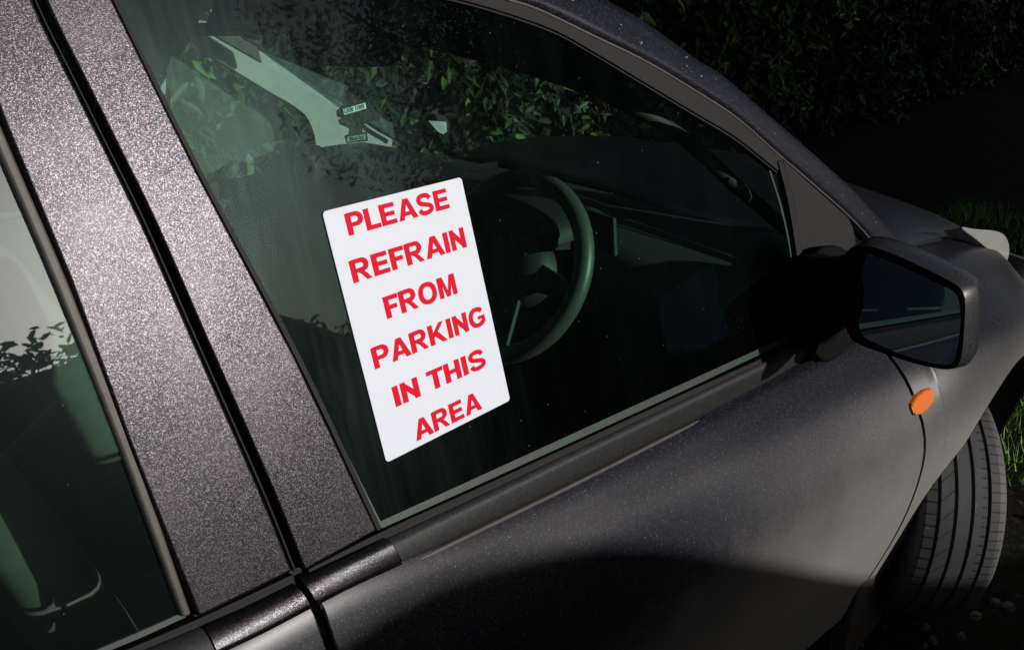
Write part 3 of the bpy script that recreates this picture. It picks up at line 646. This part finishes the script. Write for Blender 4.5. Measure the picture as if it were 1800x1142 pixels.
GL = {
 'P': (.84, [rect(0, 0, .265, 1), bowl(.1, .80, .37, 1)]),
 'L': (.72, [rect(0, 0, .265, 1), rect(.2, 0, .72, .21)]),
 'E': (.77, [rect(0, 0, .265, 1), rect(.2, 0, .77, .21), rect(.2, .40, .72, .605), rect(.2, .79, .755, 1)]),
 'F': (.72, [rect(0, 0, .265, 1), rect(.2, .375, .62, .58), rect(.2, .79, .72, 1)]),
 'A': (1.0, [[(0, 0), (.275, 0), (.50, .70), (.60, 1), (.36, 1)], [(.725, 0), (1.0, 0), (.64, 1), (.50, 1), (.50, .70)], [(.25, .19), (.75, .19), (.67, .385), (.33, .385)]]),
 'R': (.90, [rect(0, 0, .265, 1), bowl(.1, .83, .41, 1), [(.30, .46), (.205, .42), (.33, .40), (.44, .30), (.64, 0), (.89, 0), (.70, .29), (.58, .42), (.50, .47)]]),
 'I': (.265, [rect(0, 0, .265, 1)]),
 'N': (.81, [rect(0, 0, .25, 1), rect(.555, 0, .81, 1), [(.18, 1), (.18, .60), (.63, 0), (.63, .40)]]),
 'M': (.98, [rect(0, 0, .25, 1), rect(.73, 0, .98, 1), [(.18, 1), (.30, 1), (.49, .30), (.49, 0), (.39, 0), (.18, .80)], [(.80, 1), (.68, 1), (.49, .30), (.49, 0), (.59, 0), (.80, .80)]]),
 'O': (.97, [('strip', ell(.485, .5, .485, .52, 0, 2*math.pi), ell(.485, .5, .235, .30, 0, 2*math.pi))]),
 'G': (.92, [('strip', ell(.485, .5, .485, .52, math.radians(38), math.radians(318)), ell(.485, .5, .235, .30, math.radians(30), math.radians(322))), rect(.50, .36, .92, .53), [(.72, .10), (.92, .15), (.92, .40), (.72, .40)]]),
 'K': (.93, [rect(0, 0, .265, 1), [(.20, .26), (.20, .52), (.63, 1), (.90, 1), (.45, .52)], [(.38, .56), (.30, .42), (.66, 0), (.93, 0), (.49, .62)]]),
 'T': (.80, [rect(.27, 0, .53, .84), rect(0, .79, .80, 1)]),
 'H': (.80, [rect(0, 0, .265, 1), rect(.54, 0, .80, 1), rect(.20, .39, .60, .60)]),
 'S': (.84, [stroke(cr([np.array(p) for p in [(.10, .27), (.20, .12), (.42, .075), (.66, .14), (.735, .27), (.66, .40), (.43, .485), (.20, .58), (.125, .73), (.20, .87), (.41, .925), (.62, .88), (.72, .73)]], 5), 0.225)]),
}
sg_u = np.array([1.0, 0, 0]); sg_v = np.array([0, math.sin(TUM), math.cos(TUM)]); sg_n = -GN
P0 = G(679, 813, 0)
def SP(u, v, h): return P0 + sg_u*u/1000 + sg_v*v/1000 + sg_n*(h/1000)
sign = empty('parking_notice', tuple(SP(105, 148, 0)), 'white portrait notice with red capitals stuck on the front side window', 'sign')
cn = []
for cx_, cz, a0 in ((209 - 5, 5, -90), (209 - 5, 292, 0), (5 - .8, 292, 90), (5, 5, 180)):
    for a in np.linspace(a0, a0 + 90, 7): cn.append(SP(cx_ + 5*math.cos(math.radians(a)), cz + 5*math.sin(math.radians(a)), .0))
slab('sheet', [c + sg_n*.0004 for c in cn], GN*.0012, M['white'], sign, bevel=.0002)
def put_text(txt, u0, u1, v0, v1):
    x = 0; pcs = []
    for ch_ in txt:
        if ch_ == ' ': x += .33; continue
        wd, gs = GL[ch_]
        for i, g_ in enumerate(gs): pcs.append((x, i, g_))
        x += wd + (.03 if ch_ in 'LPFTA' else .085)
    W_ = x - (.03 if txt[-1] in 'LPFTA' else .085); V, F = [], []
    def mp(pt, x0, h): return SP(u0 + (x0 + pt[0])/W_*(u1 - u0), v0 + pt[1]*(v1 - v0), h)
    for x0, i, g_ in pcs:
        h = .46 + .02*i
        if g_[0] == 'strip':
            b0 = len(V); n_ = len(g_[1]); V += [mp(p, x0, h) for p in g_[1]] + [mp(p, x0, h) for p in g_[2]]
            F += [(b0 + k, b0 + k + 1, b0 + n_ + k + 1, b0 + n_ + k) for k in range(n_ - 1)]
        else:
            b0 = len(V); V += [mp(p, x0, h) for p in g_]; F.append(tuple(range(b0, b0 + len(g_))))
    o = obj('lettering', V, F, M['red'], sign)
put_text('PLEASE', 25.6, 180, 263.8, 288.6)
put_text('REFRAIN', 16.2, 193.5, 211.3, 236.8)
put_text('FROM', 49, 162, 159.5, 185.5)
put_text('PARKING', 16, 197, 109, 134)
put_text('IN THIS', 31.5, 182, 57, 81.5)
put_text('AREA', 48, 159.6, 7.2, 31.8)
settle(sign)

# ------------------------------------------------------------ tree shaped air freshener hanging from the inner mirror
FY = .50
fres = empty('air_freshener', tuple(Y(624, 200, FY)), 'dark pine tree shaped card air freshener hanging below the rear view mirror', 'air freshener')
tree_px = [(617, 145), (621, 139), (626, 146), (633, 158), (643, 172), (652, 180), (658, 192), (664, 199), (672, 204), (668, 210), (656, 211), (648, 216), (640, 219), (636, 226), (638, 234), (645, 232), (647, 248), (609, 252), (605, 240), (613, 236), (613, 226), (605, 222), (597, 219), (594, 212), (601, 208), (592, 205), (591, 196), (598, 190), (604, 184), (602, 178), (608, 170), (606, 163), (612, 157)]
slab('tree_card', [Y(x, y, FY) for x, y in tree_px], (.001, .0015, 0), M['card'], fres, bevel=0)
def plate(name, px, mt, d=.0012): return slab(name, [Y(x, y, FY - d) for x, y in px], (.0003, .0006, 0), mt, fres, bevel=0)
plate('name_tag', [(603, 192), (642, 181), (644, 191), (605, 202)], M['tag'])
plate('scent_tag', [(610, 241), (643, 236), (643, 245), (610, 250)], M['tagg'])
tube('string', [Y(617, 118, FY), Y(619, 130, FY), Y(620, 141, FY)], .0012, M['card'], fres, 6)
box('string_clip', Y(616, 123, FY), (.008, .006, .012), M['card'], fres, bevel=.001)
def small_text(s, a, b, size, mt):
    A, B = Y(*a, FY - .0022), Y(*b, FY - .0022); cu = bpy.data.curves.new('t', 'FONT'); cu.body = s; cu.size = 1; cu.extrude = 0; cu.offset = .01
    t = bpy.data.objects.new('t', cu); COL.objects.link(t); bpy.context.view_layer.update()
    me = bpy.data.meshes.new_from_object(t); bpy.data.objects.remove(t)
    wx = max(v.co.x for v in me.vertices); hy = max(v.co.y for v in me.vertices)
    ux = (B - A); up = np.array([-.05, 0, 1.0]); up -= ux * (up @ ux)/(ux @ ux); up /= np.linalg.norm(up)
    vs_ = [A + ux*v.co.x/wx + up*v.co.y/hy*size for v in me.vertices]; fs = [tuple(p.vertices) for p in me.polygons]
    obj('lettering', vs_, fs, mt, fres)
small_text('Little Trees', (606, 200), (641, 190), .0098, M['ink'])
small_text('Black Ice', (615, 248), (639, 244), .0062, M['ink'])
settle(fres)

# ------------------------------------------------------------ vegetation
def leaf_mat(name, lo, mid, hi):
    m = mat(name, mid, .5, spec=.25); q = N(m)
    at = q.n('Attribute', attribute_name='rnd'); sp = q.n('SeparateColor'); q.l(at.outputs['Color'], sp.inputs[0])
    c = q.ramp(sp.outputs[0], [(0, lo), (.6, mid), (.93, hi), (1, (hi[0]*2.2, hi[1]*1.8, hi[2]))])
    q.l(q.mix(sp.outputs[1], c, tuple(x*.5 for x in mid)), q.b.inputs['Base Color'])
    q.b.inputs['Transmission Weight'].default_value = 0
    return m
M['laurel'] = leaf_mat('laurel_leaf', (.006, .017, .006), (.010, .030, .008), (.06, .125, .022))
M['leaf2'] = leaf_mat('tree_leaf', (.012, .03, .008), (.03, .07, .015), (.06, .12, .02))
M['bark'] = plain('bark', (.10, .075, .05), .9, .4, 20, .01)
def leaves(name, pos, nrm, size, mt, parent=None):
    """pos (n,3), nrm (n,3): one folded pointed leaf each"""
    n = len(pos)
    nrm = nrm / np.linalg.norm(nrm, axis=1)[:, None]
    t = RNG.normal(size=(n, 3)); t[:, 2] -= .5; t -= nrm * (t*nrm).sum(1)[:, None]; t /= np.linalg.norm(t, axis=1)[:, None]
    s = np.cross(nrm, t); L = (size * RNG.uniform(.6, 1.25, n))[:, None]; Wd = L * .36
    tpl = [(0, 0, 0), (.3, .5, .05), (.65, .42, .03), (1, 0, -.10), (.65, -.42, .03), (.3, -.5, .05), (.35, 0, -.03), (.7, 0, -.06)]
    V = np.stack([pos + t*L*a + s*Wd*b + nrm*L*c for a, b, c in tpl], 1).reshape(-1, 3)
    b = np.arange(n)[:, None, None]*8; f = np.array([[0, 6, 1, 1], [1, 6, 7, 2], [2, 7, 3, 3], [0, 5, 6, 6], [5, 4, 7, 6], [4, 3, 7, 7]])
    F = (b + f[None]).reshape(-1, 4)
    me = bpy.data.meshes.new(name)
    fl = []
    for q_ in F.tolist():
        fl.append(tuple(q_[:3]) if q_[2] == q_[3] else tuple(q_))
    me.from_pydata(V.tolist(), [], fl); me.update(); me.materials.append(mt)
    r = RNG.uniform(0, 1, (n, 2)); ca = me.color_attributes.new('rnd', 'FLOAT_COLOR', 'POINT')
    cv = np.zeros((n, 8, 4)); cv[:, :, 0] = r[:, :1]; cv[:, :, 1] = r[:, 1:]**3; cv[:, :, 3] = 1
    ca.data.foreach_set('color', cv.reshape(-1))
    for p in me.polygons: p.use_smooth = True
    o = bpy.data.objects.new(name, me); COL.objects.link(o)
    if parent: o.parent = parent
    return o
def hedge_slab(name, x0, x1, y0, y1, top, label, n, size, mt, front=-1, group=None, core=True, inset=.22, bumpy=1.0):
    """leafy hedge: leaves on front and top in bumpy clumps, stems and a dark twiggy core behind"""
    root = empty(name, ((x0+x1)/2, (y0+y1)/2, 0), label, 'hedge', group)
    x = RNG.uniform(x0, x1, n); tp = np.array([top(a) for a in x]); u = RNG.uniform(0, 1, n)
    isf = RNG.uniform(0, 1, n) < .78
    z = np.where(isf, tp * RNG.uniform(.0, 1, n), tp)
    yf_ = y0 if front < 0 else y1; D = abs(y1 - y0)
    bump = .12*np.sin(x*3.1 + z*2.3) + .10*np.sin(x*7.3 - z*5.1 + 1) + .06*np.sin(x*13 + z*11); bump = bump*bumpy
    dep = np.where(isf, RNG.exponential(.09, n), RNG.uniform(0, D, n))
    y = yf_ + (-front)*(dep + bump*.8); z = z + np.where(isf, 0, bump*.6 - RNG.exponential(.05, n)*bumpy)
    nr = RNG.normal(size=(n, 3))*.75; nr[:, 1] += front*np.where(isf, 1.0, 0); nr[:, 2] += np.where(isf, .5, 1.2)
    leaves('foliage', np.stack([x, y, z], 1), nr, size, mt, root)
    for k in range(10):
        bx = RNG.uniform(x0 + .2, x1 - .2); by = RNG.uniform(y0 + D*.3, y1 - D*.3); hh = top(bx)*.85
        tube('stem', [(bx, by, 0), (bx + RNG.uniform(-.1, .1), by, hh*.5), (bx + RNG.uniform(-.2, .2), by, hh)], [.03, .02, .008], M['bark'], root, 6)
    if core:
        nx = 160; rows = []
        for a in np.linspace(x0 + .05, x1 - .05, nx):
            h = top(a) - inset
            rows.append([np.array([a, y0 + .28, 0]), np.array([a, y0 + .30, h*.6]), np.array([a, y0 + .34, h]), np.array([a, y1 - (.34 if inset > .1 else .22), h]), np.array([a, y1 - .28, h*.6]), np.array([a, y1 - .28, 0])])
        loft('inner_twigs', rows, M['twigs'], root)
    settle(root); return root
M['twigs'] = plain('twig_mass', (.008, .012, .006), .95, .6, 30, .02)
# laurel hedge beyond the car
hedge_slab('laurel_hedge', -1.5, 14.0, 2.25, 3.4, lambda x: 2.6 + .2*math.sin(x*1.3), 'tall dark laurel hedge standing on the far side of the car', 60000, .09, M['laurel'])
# unseen wall added behind the camera, top shaped to throw the lower door's shadow
def htop(x): return float(np.interp(x, [-6, 0.4, 1.3, 1.9, 2.2, 2.4, 2.6, 3.05, 3.35, 3.8, 4.2], [1.6, 1.6, 2.08, 2.24, 2.17, 2.05, 1.90, 1.57, 1.40, 1.2, 1.12]))
gw = empty('shadow_caster_wall', (0, -4.1, 0), 'unseen wall added across the drive, its sweeping top shaped to shade the lower door', 'wall')
rw, rc = [], []
for x in np.linspace(-6, 4.4, 120):
    h = np.mean([htop(x + d_) for d_ in np.linspace(-.15, .15, 7)])
    rw.append([np.array([x, y, z]) for y, z in [(-3.99, 0), (-3.99, h - .06), (-4.2, h - .06), (-4.2, 0)]])
    rc.append([np.array([x, y, h + z]) for y, z in [(-4.24, -.06), (-4.24, -.02), (-4.2, 0), (-3.99, 0), (-3.95, -.02), (-3.95, -.06)]])
loft('wall_face', rw, plain('wall_render', (.07, .055, .045), .9, .3, 12, .004), gw, closed=True, capped=True, smooth=False)
loft('coping', rc, plain('coping_stone', (.22, .20, .17), .85, .25, 15, .002), gw, closed=True, capped=True, smooth=False)
settle(gw)
def tree(loc, H, cr_, n, label, size=.11):
    root = empty('tree', loc, label, 'tree', 'trees across the drive'); L0 = np.array(loc)
    tube('trunk', [L0, L0 + [.1, 0, H*.3], L0 + [-.05, .1, H*.6], L0 + [0, 0, H*.85]], [.18, .14, .09, .03], M['bark'], root, 10)
    cl = [(L0 + [RNG.uniform(-1, 1)*cr_, RNG.uniform(-1, 1)*cr_, H*RNG.uniform(.22, .95)], RNG.uniform(.35, .6)*cr_) for _ in range(16)]
    pos = []
    for c, r_ in cl:
        k = n // 16; d = RNG.normal(size=(k, 3)); d /= np.linalg.norm(d, axis=1)[:, None]; pos.append(c + d * r_ * (RNG.uniform(.3, 1, k)**.5)[:, None])
        p_ = L0 + [0, 0, H*.35]; tube('limb', [p_, (p_ + c)/2 + [0, 0, .1], c], [.05, .035, .012], M['bark'], root, 6)
    pos = np.concatenate(pos); pos[:, 2] = np.maximum(pos[:, 2], .2)
    leaves('crown', pos, RNG.normal(size=(len(pos), 3)) + [0, 0, .4], size, M['leaf2'], root); settle(root)
tree((9.3, -6.0, 0), 7.0, 2.2, 22000, 'tall bushy tree standing across the drive ahead of the low hedge end')
tree((12.0, -6.5, 0), 7.5, 2.8, 22000, 'broad tree farthest along the drive across from the car')
tree((11.6, -10.5, 0), 8.6, 2.3, 20000, 'tallest tree at the back across the drive')
for tx, ty, tH, tl in ((-.5, 4.6, 8.0, 'leafy tree added over the near end of the laurel hedge to cut sky light'), (3.6, 4.8, 8.5, 'leafy tree added behind the middle of the laurel hedge to cut sky light'), (7.8, 4.6, 8.0, 'broad leafy tree added behind the laurel hedge beyond the bonnet to cut sky light'), (12.0, 4.2, 8.5, 'last leafy tree added behind the far end of the laurel hedge to cut sky light')):
    tree((tx, ty, 0), tH, 2.3, 7000, tl, .26)  # unseen trees added to cut sky light over hedge and roof
def btop(x): return float(np.interp(x, [-14, 2.6, 3.6, 4.6, 5.8, 6.6, 8.5, 30], [3.3, 3.2, 2.9, 2.6, 2.1, 2.2, 4.4, 4.8]))  # unseen hedge's height, shaped for dark window reflections and a clear sun
hedge_slab('boundary_hedge', -14, 26, -9.2, -7.6, btop, 'long tall unseen hedge behind the added wall across the drive', 30000, .16, M['leaf2'], front=1)
# ------------------------------------------------------------ ground
gm = mat('damp_soil', (.06, .045, .03), .9, spec=.1); q = N(gm)
n1 = q.noise(3, 8, None, .7); n2 = q.noise(35, 8, None, .75)
c = q.ramp(n2.outputs[0], [(.35, (.004, .004, .003)), (.55, (.02, .015, .010)), (.7, (.10, .08, .055))])
c = q.mix(q.ramp(n1.outputs[0], [(.45, g3(0)), (.6, g3(.7))]), c, (.012, .022, .005)); q.l(c, q.b.inputs['Base Color']); q.bump(n2.outputs[0], 1, .03)
gnd = obj('ground', [(-60, -60, 0), (60, -60, 0), (60, 60, 0), (-60, 60, 0)], [(0, 1, 2, 3)], gm); gnd['kind'] = 'structure'
# grass blades beside the wheel
nb = 26000; bx = RNG.uniform(2.1, 5.6, nb); by = RNG.uniform(-1.6, .9, nb); keep = (np.sin(bx*2.1 + by*3) + np.sin(by*5.3 - bx) + RNG.normal(size=nb)*.7 > -.6) & (bx > 2.55); bx, by = bx[keep], by[keep]; nb = len(bx)
hh = RNG.uniform(.03, .09, nb); a = RNG.uniform(0, 6.28, nb); ln = RNG.uniform(.2, .9, nb)*hh; ww = .0022
b0 = np.stack([bx + ww*np.cos(a), by + ww*np.sin(a), 0*bx], 1); b1 = np.stack([bx - ww*np.cos(a), by - ww*np.sin(a), 0*bx], 1)
tp = np.stack([bx + ln*np.cos(a + 1.5), by + ln*np.sin(a + 1.5), hh], 1)
V = np.stack([b0, b1, tp], 1).reshape(-1, 3)
gr_m = plain('grass_blade', (.16, .32, .03), .6, .5, 3, 0.0)
gr = obj('grass', V, [(3*i, 3*i+1, 3*i+2) for i in range(nb)], gr_m); gr['kind'] = 'stuff'; gr['label'] = 'short bright grass beyond the front wheel'; gr['category'] = 'grass'
# pebbles and leaf litter
V, F = [], []
for k in range(600):
    x, y_ = RNG.uniform(1.5, 4.2), RNG.uniform(-1.3, .6); r_ = RNG.uniform(.004, .018); b_ = len(V)
    for zz in (0, 1):
        for t in range(5): V.append((x + r_*(1 - .35*zz)*math.cos(t*1.256)*RNG.uniform(.7, 1.2), y_ + r_*(1 - .35*zz)*math.sin(t*1.256)*RNG.uniform(.7, 1.2), zz*r_*.8 - .001))
    F += [tuple(b_ + 5 + t for t in range(5))] + [(b_ + t, b_ + (t+1) % 5, b_ + 5 + (t+1) % 5, b_ + 5 + t) for t in range(5)]
pb = obj('gravel', V, F, plain('pebble', (.07, .06, .05), .8, .5, 25, .0005)); pb['kind'] = 'stuff'; pb['label'] = 'pale pebbles scattered on the soil by the wheel'; pb['category'] = 'gravel'
